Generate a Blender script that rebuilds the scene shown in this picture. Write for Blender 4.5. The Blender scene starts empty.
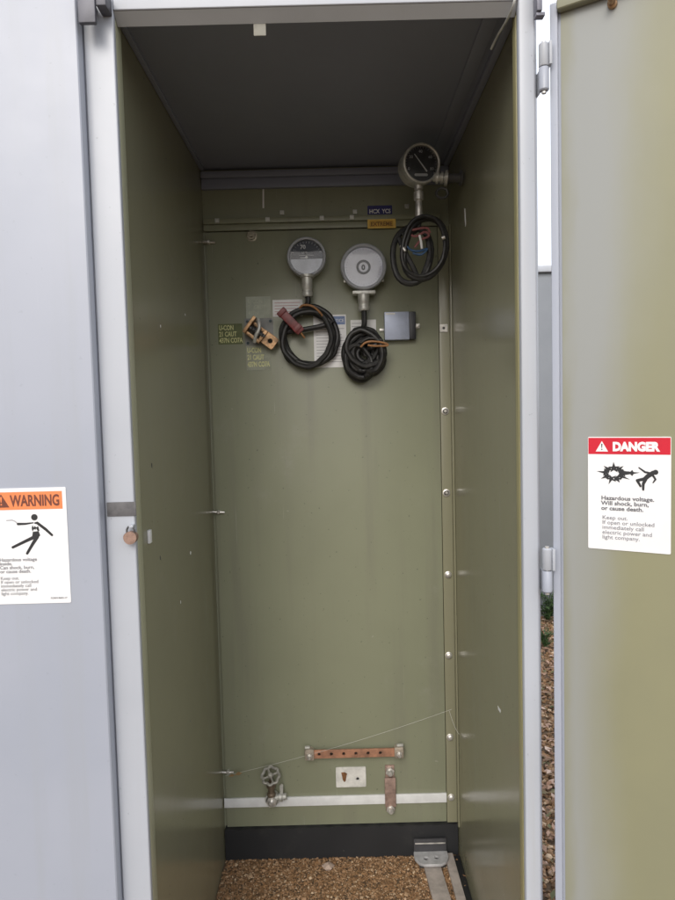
import bpy, bmesh, math, random
import numpy as np
from mathutils import Matrix, Vector
random.seed(7)
rng = np.random.default_rng(11)
sc = bpy.context.scene
COL = sc.collection
R = math.radians

# ------------------------------------------------------------------ materials
def new_mat(name):
    m = bpy.data.materials.new(name); m.use_nodes = True
    nt = m.node_tree
    return m, nt, nt.nodes['Principled BSDF']

def mixrgb(nt, fac, a, b):
    n = nt.nodes.new('ShaderNodeMix'); n.data_type = 'RGBA'
    for sock, v in ((n.inputs[6], a), (n.inputs[7], b)):
        if isinstance(v, tuple): sock.default_value = (*v, 1)
        else: nt.links.new(v, sock)
    if isinstance(fac, (int, float)): n.inputs[0].default_value = fac
    else: nt.links.new(fac, n.inputs[0])
    return n.outputs[2]

def noise(nt, scale, detail=4, rough=.55, stretch=None):
    tc = nt.nodes.new('ShaderNodeTexCoord')
    n = nt.nodes.new('ShaderNodeTexNoise')
    n.inputs['Scale'].default_value = scale
    n.inputs['Detail'].default_value = detail
    n.inputs['Roughness'].default_value = rough
    src = tc.outputs['Object']
    if stretch:
        mp = nt.nodes.new('ShaderNodeMapping'); mp.inputs['Scale'].default_value = stretch
        nt.links.new(src, mp.inputs['Vector']); src = mp.outputs['Vector']
    nt.links.new(src, n.inputs['Vector'])
    return n.outputs['Fac']

def ramp(nt, fac, p0, p1):
    n = nt.nodes.new('ShaderNodeMapRange'); n.interpolation_type = 'SMOOTHSTEP'
    nt.links.new(fac, n.inputs['Value'])
    n.inputs['From Min'].default_value = p0; n.inputs['From Max'].default_value = p1
    return n.outputs['Result']

def bump(nt, b, h, strength, dist=.002):
    n = nt.nodes.new('ShaderNodeBump')
    n.inputs['Strength'].default_value = strength; n.inputs['Distance'].default_value = dist
    nt.links.new(h, n.inputs['Height']); nt.links.new(n.outputs['Normal'], b.inputs['Normal'])

def paint(name, c, c2=None, rough=.35, streak=None, chips=None, peel=.15, dust=None, coat=0, wear=None, speck=.7):
    """sheet-metal paint: slight colour drift, vertical streaks, small chips, orange-peel bump"""
    m, nt, b = new_mat(name)
    c2 = c2 or tuple(x*.82 for x in c)
    col = mixrgb(nt, ramp(nt, noise(nt, 3.1, 6), .3, .75), c, c2)
    if streak:
        col = mixrgb(nt, ramp(nt, noise(nt, 2.0, 5, .6, (9, 9, .5)), .48, .8), col, streak)
    if dust:
        col = mixrgb(nt, ramp(nt, noise(nt, 5.5, 8, .7), .55, .85), col, dust)
    if chips:
        col = mixrgb(nt, ramp(nt, noise(nt, 46, 2, .5), .775, .795), col, chips)
    if wear:        # hairline scratches and faint rub marks
        sc_ = ramp(nt, noise(nt, 3.0, 3, .5, (70, 70, 1.6)), .70, .76)
        area = ramp(nt, noise(nt, 2.2, 3), .45, .62)
        mm = nt.nodes.new('ShaderNodeMath'); mm.operation = 'MULTIPLY'; nt.links.new(sc_, mm.inputs[0]); nt.links.new(area, mm.inputs[1])
        m2 = nt.nodes.new('ShaderNodeMath'); m2.operation = 'MULTIPLY'; nt.links.new(mm.outputs[0], m2.inputs[0]); m2.inputs[1].default_value = .55
        col = mixrgb(nt, m2.outputs[0], col, wear)
        sp_ = ramp(nt, noise(nt, 120, 2, .5), .735, .76)
        m3 = nt.nodes.new('ShaderNodeMath'); m3.operation = 'MULTIPLY'; nt.links.new(sp_, m3.inputs[0]); m3.inputs[1].default_value = speck
        col = mixrgb(nt, m3.outputs[0], col, tuple(x*.35 for x in c))
    nt.links.new(col, b.inputs['Base Color'])
    rn = nt.nodes.new('ShaderNodeMapRange')
    nt.links.new(noise(nt, 7, 6, .65), rn.inputs['Value'])
    rn.inputs['From Min'].default_value = .3; rn.inputs['From Max'].default_value = .7
    rn.inputs['To Min'].default_value = max(.05, rough-.03); rn.inputs['To Max'].default_value = rough+.05
    nt.links.new(rn.outputs['Result'], b.inputs['Roughness'])
    b.inputs['Coat Weight'].default_value = coat; b.inputs['Coat Roughness'].default_value = .2
    if peel:
        n1 = nt.nodes.new('ShaderNodeMath'); n1.operation = 'MULTIPLY_ADD'
        nt.links.new(noise(nt, 3.2, 2), n1.inputs[0]); n1.inputs[1].default_value = 14; nt.links.new(noise(nt, 30, 3), n1.inputs[2])
        bump(nt, b, n1.outputs[0], peel, .0012)
    return m

def plain(name, c, rough=.5, metal=0, var=.25, scale=40, bmp=0, c2=None):
    m, nt, b = new_mat(name)
    c2 = c2 or tuple(x*(1-var) for x in c)
    nt.links.new(mixrgb(nt, ramp(nt, noise(nt, scale, 5, .6), .35, .7), c, c2), b.inputs['Base Color'])
    b.inputs['Roughness'].default_value = rough; b.inputs['Metallic'].default_value = metal
    if bmp: bump(nt, b, noise(nt, scale*3, 4), bmp, .001)
    return m

OLIVE = paint('olive_paint', (.252, .263, .182), (.230, .241, .166), .33, streak=(.212, .214, .158),
              chips=(.31, .31, .245), peel=.12, wear=(.36, .37, .30), dust=(.285, .287, .225))
OLIVE_SIDE = paint('olive_side_paint', (.252, .245, .162), (.236, .23, .155), .20, streak=(.246, .242, .17), peel=.09, wear=(.34, .33, .26), dust=(.275, .265, .195))
LIP = paint('pale_lip_paint', (.40, .40, .29), (.34, .34, .22), .35, peel=.02)  # paler olive than the side panels
CEIL = paint('dull_ceiling_paint', (.255, .28, .37), (.235, .26, .345), .42, dust=(.27, .285, .36), peel=.03)
GREY = paint('pale_grey_paint', (.365, .388, .448), (.335, .36, .42), .34, streak=(.34, .36, .40), peel=.06, wear=(.43, .445, .49), speck=.12)
POST = paint('post_grey_paint', (.435, .457, .50), (.395, .418, .46), .34, streak=(.395, .405, .42), chips=(.35, .34, .31), peel=.06, wear=(.5, .5, .5), speck=.3)
FARGREY = paint('weathered_grey_paint', (.21, .225, .245), (.18, .195, .215), .5, peel=.05)
STEEL = plain('dull_steel', (.68, .66, .62), .36, .6, .35, 60)
GALV = plain('galvanised_fitting', (.60, .60, .56), .42, .4, .3, 55, .1)
DARKSTEEL = plain('dark_steel', (.10, .10, .10), .5, .5, .3, 60)
TAPE = plain('grey_brown_tape', (.125, .122, .125), .55, 0, .3, 90, .1)
BLACKRUB = paint('black_tarred_rubber', (.014, .015, .017), (.02, .021, .023), .55, dust=(.055, .052, .046), chips=(.12, .11, .09), peel=.3, wear=(.09, .088, .08))
CABLE = plain('black_cable', (.011, .011, .012), .48, 0, .3, 60, .15, (.03, .029, .027))
COPPER = plain('weathered_copper', (.47, .235, .145), .52, .3, .45, 38, .2, (.27, .145, .095))
BRASS = plain('worn_brass', (.52, .32, .17), .42, .6, .55, 70, .2, (.16, .10, .055))
PINKBR = plain('pinkish_bronze', (.44, .31, .26), .45, .4, .45, 45)
RED = plain('red_plastic', (.19, .022, .022), .42, 0, .45, 50, .1)
BROWNW = plain('brown_wire', (.42, .21, .09), .5, 0, .3, 80)
BLUEW = plain('blue_wire', (.03, .09, .2), .5, 0, .3, 80)
PINKW = plain('pink_wire', (.28, .10, .10), .5, 0, .3, 80)
WHITE = plain('white_vinyl', (.80, .80, .80), .38, 0, .04, 12)
PAPER = plain('aged_white_paper', (.86, .86, .86), .6, 0, .08, 30)
PALEPAT = plain('pale_green_paper', (.42, .45, .37), .6, 0, .18, 45)
GREENPAT = plain('dull_green_paper', (.135, .16, .06), .6, 0, .3, 45)
YELINK = plain('pale_yellow_ink', (.72, .72, .36), .6, 0, .3, 120)
INK = plain('black_ink', (.02, .02, .022), .55, 0, .2, 90)
GREYINK = plain('grey_ink', (.15, .15, .165), .55, 0, .2, 90)
WINK = plain('white_ink', (.8, .8, .8), .5, 0, .05, 90)
ORANGE = plain('orange_ink', (.80, .24, .085), .45, 0, .08, 40)
BROWNINK = plain('dark_brown_ink', (.17, .05, .03), .5, 0, .2, 90)
REDINK = plain('red_ink', (.56, .003, .022), .6, 0, .08, 40)
NAVY = plain('navy_tape', (.025, .025, .17), .45, 0, .2, 60)
BLUEHEAD = plain('blue_ink', (.16, .24, .45), .5, 0, .15, 60)
AMBER = plain('amber_tape', (.80, .54, .10), .5, 0, .2, 60)
AMBERINK = plain('brown_amber_ink', (.22, .10, .012), .5, 0, .2, 60)
DIALBLACK = plain('black_dial', (.032, .036, .055), .45, 0, .2, 60)
DIALWHITE = plain('white_dial', (.80, .81, .88), .4, 0, .06, 60)
MODULE = plain('silver_box_face', (.42, .47, .60), .4, .2, .15, 25)
STRIPE = plain('white_bar_paint', (.72, .73, .73), .45, 0, .12, 25)
STRAP = plain('dusty_flat_bar', (.52, .46, .42), .7, .1, .3, 30, .3)
STONE = plain('pale_stone', (.48, .37, .30), .8, 0, .25, 60, .3)
DRYLEAF = plain('dry_leaf', (.40, .27, .13), .7, 0, .3, 80)
LEAF = plain('weed_leaf', (.055, .10, .03), .5, 0, .4, 30)
WEB = plain('cobweb', (.6, .6, .55), .6, 0, .1, 30)

def glass_mat():
    m = bpy.data.materials.new('gauge_glass'); m.use_nodes = True
    nt = m.node_tree; nt.nodes.clear()
    o = nt.nodes.new('ShaderNodeOutputMaterial'); mx = nt.nodes.new('ShaderNodeMixShader')
    t = nt.nodes.new('ShaderNodeBsdfTransparent'); t.inputs[0].default_value = (.93, .94, .94, 1)
    g = nt.nodes.new('ShaderNodeBsdfGlossy'); g.inputs['Roughness'].default_value = .05
    f = nt.nodes.new('ShaderNodeFresnel'); f.inputs['IOR'].default_value = 1.5
    nt.links.new(f.outputs[0], mx.inputs[0]); nt.links.new(t.outputs[0], mx.inputs[1]); nt.links.new(g.outputs[0], mx.inputs[2])
    nt.links.new(mx.outputs[0], o.inputs[0])
    return m
GLASS = glass_mat()

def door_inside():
    """olive door lining with a pale grey reflection painted in along the hinge edge (object X = distance from the hinge)"""
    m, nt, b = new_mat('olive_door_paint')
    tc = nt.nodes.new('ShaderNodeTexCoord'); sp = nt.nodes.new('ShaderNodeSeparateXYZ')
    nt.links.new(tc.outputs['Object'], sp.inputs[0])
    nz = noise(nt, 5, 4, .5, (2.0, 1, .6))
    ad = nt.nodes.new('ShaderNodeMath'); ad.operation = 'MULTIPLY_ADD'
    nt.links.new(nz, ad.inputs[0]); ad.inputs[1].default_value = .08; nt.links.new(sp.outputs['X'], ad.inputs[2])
    sh = nt.nodes.new('ShaderNodeMath'); sh.operation = 'MULTIPLY_ADD'      # the painted reflection widens towards the top
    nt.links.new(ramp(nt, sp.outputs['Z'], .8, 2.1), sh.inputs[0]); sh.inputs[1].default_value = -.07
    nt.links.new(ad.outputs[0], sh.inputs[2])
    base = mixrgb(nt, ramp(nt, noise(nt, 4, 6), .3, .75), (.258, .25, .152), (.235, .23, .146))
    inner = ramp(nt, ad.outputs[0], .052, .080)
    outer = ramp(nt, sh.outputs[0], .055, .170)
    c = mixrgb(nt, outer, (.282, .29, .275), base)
    c = mixrgb(nt, inner, (.25, .248, .185), c)  # olive strip by the lip, its recess shade put into the colour
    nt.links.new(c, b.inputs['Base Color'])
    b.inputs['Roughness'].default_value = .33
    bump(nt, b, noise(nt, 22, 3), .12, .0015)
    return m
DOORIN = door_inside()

def ground_mat():
    m, nt, b = new_mat('brown_ground')
    c = mixrgb(nt, ramp(nt, noise(nt, 90, 6, .7), .3, .7), (.10, .062, .034), (.20, .135, .08))
    c = mixrgb(nt, ramp(nt, noise(nt, 1.3, 5), .4, .7), c, (.13, .095, .06))
    nt.links.new(c, b.inputs['Base Color']); b.inputs['Roughness'].default_value = .95
    bump(nt, b, noise(nt, 120, 6, .7), .8, .01)
    return m
GROUND = ground_mat()

def island_mat(name, cols, rough=.85):
    m, nt, b = new_mat(name)
    g = nt.nodes.new('ShaderNodeNewGeometry'); cr = nt.nodes.new('ShaderNodeValToRGB')
    el = cr.color_ramp.elements
    while len(el) < len(cols): el.new(.5)
    for i, c in enumerate(cols):
        el[i].position = i/(len(cols)-1); el[i].color = (*c, 1)
    nt.links.new(g.outputs['Random Per Island'], cr.inputs[0])
    nt.links.new(cr.outputs[0], b.inputs['Base Color']); b.inputs['Roughness'].default_value = rough
    return m
GRAVEL = island_mat('brown_gravel', [(.08, .045, .022), (.25, .135, .06), (.30, .17, .08), (.17, .095, .042), (.40, .25, .14), (.26, .145, .066), (.60, .45, .3)])
LITTER = island_mat('leaf_litter', [(.09, .05, .03), (.30, .165, .10), (.42, .27, .19), (.18, .10, .06), (.10, .12, .05), (.26, .14, .09), (.60, .46, .37)])

# ------------------------------------------------------------------ mesh building
class MB:
    """collects shapes in a local frame: a to the right, h towards the viewer, b up; M places the frame"""
    def __init__(self, M=None):
        self.bm = bmesh.new(); self.M = M or Matrix()
    def _merge(self, t):
        me = bpy.data.meshes.new('tmp'); t.to_mesh(me); t.free()
        self.bm.from_mesh(me); bpy.data.meshes.remove(me)
    def box(self, x0, x1, y0, y1, z0, z1, bev=0, seg=2, rot=None):
        t = bmesh.new(); bmesh.ops.create_cube(t, size=1)
        for v in t.verts:
            v.co = Vector(((x0+x1)/2+v.co.x*(x1-x0), (y0+y1)/2+v.co.y*(y1-y0), (z0+z1)/2+v.co.z*(z1-z0)))
        if bev: bmesh.ops.bevel(t, geom=t.edges[:], offset=bev, segments=seg, affect='EDGES', profile=.6)
        if rot: t.transform(rot)
        self._merge(t); return self
    def lathe(self, prof, c=(0, 0, 0), axis=(0, -1, 0), seg=32, close=True):
        ax = Vector(axis).normalized(); u = ax.orthogonal().normalized(); w = ax.cross(u)
        c = Vector(c); rings = []
        bm = self.bm
        for r, h in prof:
            if r < 1e-6: rings.append([bm.verts.new(c+ax*h)])
            else: rings.append([bm.verts.new(c+ax*h+(u*math.cos(2*math.pi*k/seg)+w*math.sin(2*math.pi*k/seg))*r) for k in range(seg)])
        for A, B in zip(rings, rings[1:]):
            if len(A) == 1 and len(B) == 1: continue
            for k in range(seg):
                k2 = (k+1) % seg
                if len(A) == 1: f = [A[0], B[k2], B[k]]
                elif len(B) == 1: f = [A[k], A[k2], B[0]]
                else: f = [A[k], A[k2], B[k2], B[k]]
                bm.faces.new(f)
        return self
    def tube(self, pts, r, seg=8, cyclic=False, cap=True):
        P = [Vector(p) for p in pts]; n = len(P); bm = self.bm
        rad = r if isinstance(r, (list, tuple)) else [r]*n
        rings = []; nrm = None
        for i in range(n):
            a = P[(i-1) % n] if cyclic or i else P[0]; b = P[(i+1) % n] if cyclic or i < n-1 else P[-1]
            t = (b-a).normalized()
            if nrm is None: nrm = t.orthogonal().normalized()
            else:
                nrm = (nrm-t*nrm.dot(t)); nrm = nrm.normalized() if nrm.length > 1e-6 else t.orthogonal().normalized()
            w = t.cross(nrm)
            rings.append([bm.verts.new(P[i]+(nrm*math.cos(2*math.pi*k/seg)+w*math.sin(2*math.pi*k/seg))*rad[i]) for k in range(seg)])
        pairs = list(zip(rings, rings[1:])) + ([(rings[-1], rings[0])] if cyclic else [])
        for A, B in pairs:
            for k in range(seg): bm.faces.new([A[k], A[(k+1) % seg], B[(k+1) % seg], B[k]])
        if cap and not cyclic:
            bm.faces.new(rings[0][::-1]); bm.faces.new(rings[-1])
        return self
    def prism(self, pts, h0, h1):
        """outline in (a, b), from height h0 to h1 towards the viewer"""
        bm = self.bm
        if h1 <= h0:
            bm.faces.new([bm.verts.new((x, -h0, z)) for x, z in pts]); return self
        A = [bm.verts.new((x, -h0, z)) for x, z in pts]; B = [bm.verts.new((x, -h1, z)) for x, z in pts]
        n = len(pts)
        bm.faces.new(B); bm.faces.new(A[::-1])
        for k in range(n): bm.faces.new([A[k], A[(k+1) % n], B[(k+1) % n], B[k]])
        return self
    def add_mesh(self, me, X):
        t = bmesh.new(); t.from_mesh(me); t.transform(X); self._merge(t); return self
    def build(self, name, mat, parent=None, smooth=35):
        bm = self.bm
        bm.transform(self.M)
        loc = Vector(); p = parent
        while p: loc += p.location; p = p.parent
        bm.transform(Matrix.Translation(-loc))
        bmesh.ops.recalc_face_normals(bm, faces=bm.faces[:])
        me = bpy.data.meshes.new(name); bm.to_mesh(me); bm.free()
        me.materials.append(mat)
        if smooth:
            for f in me.polygons: f.use_smooth = True
            me.set_sharp_from_angle(angle=R(smooth))
        o = bpy.data.objects.new(name, me); COL.objects.link(o)
        if parent: o.parent = parent
        return o

def frame(origin, right=(1, 0, 0), up=(0, 0, 1)):
    r = Vector(right).normalized(); u = Vector(up).normalized(); n = r.cross(u)     # n points at the viewer
    m = Matrix.Identity(4)
    for i in range(3): m[i][0] = r[i]; m[i][1] = -n[i]; m[i][2] = u[i]; m[i][3] = origin[i]
    return m

def text_mesh(body, size, bold=0, width=None, align='LEFT', spacing=1.0, line=1.0, thick=.0002):
    cu = bpy.data.curves.new('t', 'FONT'); cu.body = body; cu.size = size; cu.offset = bold
    cu.extrude = thick; cu.align_x = align; cu.space_character = spacing; cu.space_line = line; cu.resolution_u = 3
    o = bpy.data.objects.new('t', cu); COL.objects.link(o)
    bpy.context.view_layer.update()
    dg = bpy.context.evaluated_depsgraph_get()
    me = bpy.data.meshes.new_from_object(o.evaluated_get(dg))
    if width:
        xs = [v.co.x for v in me.vertices]; k = width/(max(xs)-min(xs))
        for v in me.vertices: v.co.x *= k
    bpy.data.objects.remove(o); bpy.data.curves.remove(cu)
    return me

def text(mb, body, a, b, size, h, **k):
    me = text_mesh(body, size, **k)
    X = Matrix(((1, 0, 0, a), (0, 0, -1, -h), (0, 1, 0, b), (0, 0, 0, 1)))
    mb.add_mesh(me, X); bpy.data.meshes.remove(me); return mb

def plate_mesh(outline, holes, thick, bev=0):
    """flat plate with real holes: outline and hole circles (a, b, r)"""
    cu = bpy.data.curves.new('p', 'CURVE'); cu.dimensions = '2D'; cu.fill_mode = 'BOTH'
    cu.extrude = thick/2; cu.bevel_depth = bev; cu.bevel_resolution = 1
    def spl(pts):
        s = cu.splines.new('POLY'); s.points.add(len(pts)-1); s.use_cyclic_u = True
        for p, q in zip(s.points, pts): p.co = (q[0], q[1], 0, 1)
    spl(outline)
    for a, b, r in holes: spl([(a+r*math.cos(t*math.pi/9), b+r*math.sin(t*math.pi/9)) for t in range(18)])
    o = bpy.data.objects.new('p', cu); COL.objects.link(o); bpy.context.view_layer.update()
    me = bpy.data.meshes.new_from_object(o.evaluated_get(bpy.context.evaluated_depsgraph_get()))
    bpy.data.objects.remove(o); bpy.data.curves.remove(cu)
    return me
UPR = Matrix(((1, 0, 0, 0), (0, 0, -1, 0), (0, 1, 0, 0), (0, 0, 0, 1)))        # sheet x,y,z -> a, -h, b

def circle(cx, cz, r, n=20): return [(cx+r*math.cos(2*math.pi*k/n), cz+r*math.sin(2*math.pi*k/n)) for k in range(n)]

def rrect(x0, x1, z0, z1, r, n=5):
    out = []
    for cx, cz, a0 in ((x1-r, z0+r, -90), (x1-r, z1-r, 0), (x0+r, z1-r, 90), (x0+r, z0+r, 180)):
        for k in range(n+1):
            a = R(a0+90*k/n); out.append((cx+r*math.cos(a), cz+r*math.sin(a)))
    return out

def limb(mb, pts, ws, h):
    """flat tapered stroke for pictograms"""
    for (p, q), (wa, wb), i in zip(zip(pts, pts[1:]), zip(ws, ws[1:]), range(99)):
        dx, dz = q[0]-p[0], q[1]-p[1]; L = math.hypot(dx, dz) or 1; nx, nz = -dz/L, dx/L; an = math.atan2(dz, dx)
        o = [(p[0]+wa*math.cos(an+math.pi/2+math.pi*k/6), p[1]+wa*math.sin(an+math.pi/2+math.pi*k/6)) for k in range(7)]
        o += [(q[0]+wb*math.cos(an-math.pi/2+math.pi*k/6), q[1]+wb*math.sin(an-math.pi/2+math.pi*k/6)) for k in range(7)]
        mb.prism(o, h-.0001, h+.00002*(i+1))

def spline(ctrl, n=10, cyclic=False):
    P = [Vector(p) for p in ctrl]; out = []; N = len(P)
    rg = range(N) if cyclic else range(N-1)
    for i in rg:
        g = lambda k: P[k % N] if cyclic else P[max(0, min(N-1, k))]
        p0, p1, p2, p3 = g(i-1), g(i), g(i+1), g(i+2)
        for k in range(n):
            t = k/n
            out.append(.5*((2*p1)+(p2-p0)*t+(2*p0-5*p1+4*p2-p3)*t*t+(3*p1-p0-3*p2+p3)*t**3))
    if not cyclic: out.append(P[-1])
    return out

def tag(o, label=None, cat=None, group=None, kind=None):
    if label: o['label'] = label
    if cat: o['category'] = cat
    if group: o['group'] = group
    if kind: o['kind'] = kind
    return o
def thing(name, loc, label, cat, group=None):
    o = bpy.data.objects.new(name, None); COL.objects.link(o); o.location = loc
    o.empty_display_size = .05
    return tag(o, label, cat, group)
def copy_part(o, dx, dy, dz):
    c = o.copy(); COL.objects.link(c); c.parent = o.parent
    c.location = o.location+Vector((dx, dy, dz)); return c

# ------------------------------------------------------------------ sizes (metres)
XL, XR = -.375, .344          # inner faces of the side panels
YB, YF = 1.94, 1.13           # back sheet, front of the posts
ZC = 2.077                    # ceiling
PY = 1.930                    # front of the main back panel

# ------------------------------------------------------------------ setting
g = MB(); s = 60
g.bm.faces.new([g.bm.verts.new(p) for p in ((-s, -s, 0), (s, -s, 0), (s, s, 0), (-s, s, 0))])
tag(g.build('ground', GROUND, smooth=0), kind='structure')

def scatter(name, mat, pts, sizes, flat, label, cat):
    t = (1+5**.5)/2
    V = np.array([(-1, t, 0), (1, t, 0), (-1, -t, 0), (1, -t, 0), (0, -1, t), (0, 1, t), (0, -1, -t), (0, 1, -t), (t, 0, -1), (t, 0, 1), (-t, 0, -1), (-t, 0, 1)])/1.9
    F = np.array([(0, 11, 5), (0, 5, 1), (0, 1, 7), (0, 7, 10), (0, 10, 11), (1, 5, 9), (5, 11, 4), (11, 10, 2), (10, 7, 6), (7, 1, 8), (3, 9, 4), (3, 4, 2), (3, 2, 6), (3, 6, 8), (3, 8, 9), (4, 9, 5), (2, 4, 11), (6, 2, 10), (8, 6, 7), (9, 8, 1)])
    n = len(pts)
    vv = V[None]*rng.uniform(.65, 1.3, (n, 12, 1))*sizes[:, None, None]
    vv = vv*np.stack([rng.uniform(.7, 1.3, n), rng.uniform(.7, 1.3, n), np.full(n, flat)], 1)[:, None]
    a = rng.uniform(0, 6.28, n); ca, sa = np.cos(a), np.sin(a)
    x = vv[:, :, 0]*ca[:, None]-vv[:, :, 1]*sa[:, None]; y = vv[:, :, 0]*sa[:, None]+vv[:, :, 1]*ca[:, None]
    vv = np.stack([x+pts[:, 0:1], y+pts[:, 1:2], vv[:, :, 2]+pts[:, 2:3]], 2)
    ff = F[None]+(np.arange(n)*12)[:, None, None]
    me = bpy.data.meshes.new(name)
    me.from_pydata(vv.reshape(-1, 3).tolist(), [], ff.reshape(-1, 3).tolist()); me.materials.append(mat)
    o = bpy.data.objects.new(name, me); COL.objects.link(o)
    return tag(o, label, cat, kind='stuff')

n1, n2, n3 = 22000, 5000, 6000
p1 = np.stack([rng.uniform(-.372, .34, n1), rng.uniform(1.55, 1.93, n1), rng.uniform(-.001, .003, n1)], 1)
p2 = np.stack([rng.uniform(-.9, 1.1, n2), rng.uniform(.3, 1.55, n2), rng.uniform(-.001, .003, n2)], 1)
p2 = p2[~((p2[:, 0] < -.35) & (p2[:, 1] > 1.1))]
tt = rng.uniform(0, 1, n3)
p3 = np.stack([.48+tt*.95+rng.uniform(-.1, .28, n3), 1.5+tt*2.8, rng.uniform(0, .006, n3)], 1)
sz = np.concatenate([np.where(rng.uniform(0, 1, n1) > .965, rng.uniform(.004, .0075, n1), rng.uniform(.0014, .0038, n1)), rng.uniform(.003, .008, len(p2)), rng.uniform(.004, .011, n3)])
scatter('gravel', GRAVEL, np.concatenate([p1, p2, p3]), sz, .75, 'loose reddish brown gravel covering the ground', 'gravel')
# leaf litter beside the cabinet
lv, lf = [], []
for i in range(1900):
    t = random.random(); x = .48+t*.95+random.uniform(-.1, .25); y = 1.5+t*2.75; z = random.uniform(.008, .02)
    a = random.uniform(0, 6.28); L = random.uniform(.007, .021); W = L*random.uniform(.3, .55); tl = random.uniform(-.5, .5)
    for da, db, dz in ((-L, 0, 0), (0, -W, .006), (L, 0, tl*L), (0, W, .004)):
        lv.append((x+da*math.cos(a)-db*math.sin(a), y+da*math.sin(a)+db*math.cos(a), z+abs(dz)))
    k = len(lv)-4; lf += [(k, k+1, k+3), (k+1, k+2, k+3)]
me = bpy.data.meshes.new('leaf_litter'); me.from_pydata(lv, [], lf); me.materials.append(LITTER)
o = bpy.data.objects.new('leaf_litter', me); COL.objects.link(o)
tag(o, 'dry brown leaf litter on the gravel beside the cabinet', 'leaf litter', kind='stuff')

# ------------------------------------------------------------------ the cabinet
cab = thing('electrical_cabinet', (0, 1.5, 0), 'open grey electrical cabinet with olive green interior holding three gauges', 'cabinet')
bp = MB().box(XL-.004, XR+.004, YB, YB+.012, 0, ZC+.03).build('back_panel', OLIVE, cab)
MB().box(-.3665, .3085, PY, YB-.0005, .1, 1.897, .0015).build('mounting_panel', OLIVE, bp)
MB().box(XL+.003, .316, PY-.004, YB-.0005, 1.9, 1.918, .002).box(XL+.003, .316, PY-.010, YB-.0005, 1.9185, 1.9345, .0035).build('cross_rail', OLIVE, bp)
MB().box(XL+.001, XR-.001, PY-.012, YB-.0005, 2.049, 2.068, .004).box(XL+.001, XR-.001, PY-.004, YB-.0005, 2.02, 2.0485, .002).build('ceiling_angle', CEIL, bp)
ang = MB().box(.3095, .3425, PY-.005, YB-.0005, .1, 1.897, .0015).box(.339, .3435, PY-.03, PY-.0052, .1, 1.897, .001).build('corner_angle', OLIVE_SIDE, bp)
# bolts down the right-hand angle
def hexpts(r, a0=.2): return [(r*math.cos(a0+k*math.pi/3), r*math.sin(a0+k*math.pi/3)) for k in range(6)]
bolt = MB(frame((.322, PY-.005, .369))).lathe([(0, 0), (.0105, 0), (.0105, .0014), (.0085, .0022), (.0085, .0035)], seg=20).lathe([(.0085, .0035), (.008, .0065), (.005, .0085), (0, .009)], seg=20).build('bolt', STEEL, ang)
for z in (.18, .623, .87): copy_part(bolt, random.uniform(-.001, .002), 0, z-.369)
wb = plate_mesh(rrect(-.011, .011, -.011, .011, .002), [(0, 0, .0045)], .003, .0005)
washer = MB(frame((.322, PY-.005, 1.603))).add_mesh(wb, Matrix.Translation((0, -.002, 0)) @ UPR).build('square_washer', STEEL, ang)
MB(frame((.322, PY-.005, 1.603))).lathe([(0, 0), (.0045, 0), (.0045, .003), (0, .003)], seg=14).build('bolt', DARKSTEEL, washer)
for z in (1.36, 1.117):
    MB(frame((.3225, PY-.005, z))).lathe([(0, 0), (.011, 0), (.011, .003), (.0075, .004), (.0068, .003)], seg=24).lathe([(.0045, .002), (.0045, .0065), (0, .0068)], seg=12).build('washer', STEEL, ang)
# square nuts along the cross rail and the sheet above it
sq = MB(frame((-.184, PY-.0102, 1.9265))).prism([(-.006, -.006), (.006, -.006), (.006, .006), (-.006, .006)], 0, .005).lathe([(.003, .005), (.003, .008), (0, .008)], seg=10).build('nut', GALV, bp)
for x, z in ((-.027, 1.9265), (-.33, 1.9265), (.06, 1.9265)): copy_part(sq, x+.184, 0, z-1.9265)
for x, z in ((-.143, 1.951), (.07, 1.948), (.222, 1.96)): copy_part(sq, x+.184, .0202, z-1.9265)
# studs with wing nuts on the left edge
def stud(x, y, z, r, mat, parent, name='stud'):
    f = MB(frame((x, y, z))); f.lathe([(0, 0), (r*1.7, 0), (r*1.7, .002), (r*.9, .003), (r*.9, .006)], seg=18)
    f.prism(hexpts(r*1.35), .0022, .009); f.lathe([(r*.62, .008), (r*.62, .017), (0, .0175)], seg=12)
    return f.build(name, mat, parent)
stud(-.233, PY, 1.884, .0095, plain('dark_bronze', (.30, .27, .20), .4, .6, .5, 90), bp)
wn = MB(frame((-.358, PY, 1.868))).lathe([(0, 0), (.006, 0), (.006, .008), (.003, .012), (0, .012)], seg=14).tube([(-.017, -.006, .001), (0, -.007, 0), (.018, -.004, -.001)], .0035, 8).build('wing_nut', STEEL, bp)
for z in (1.076, .277): copy_part(wn, 0, 0, z-1.868)
MB(frame((-.197, YB, 1.996))).prism([(-.003, -.03), (.002, -.03), (.0035, .029), (-.001, .03)], 0, .0007).build('paint_scrape', PAPER, bp)
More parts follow.
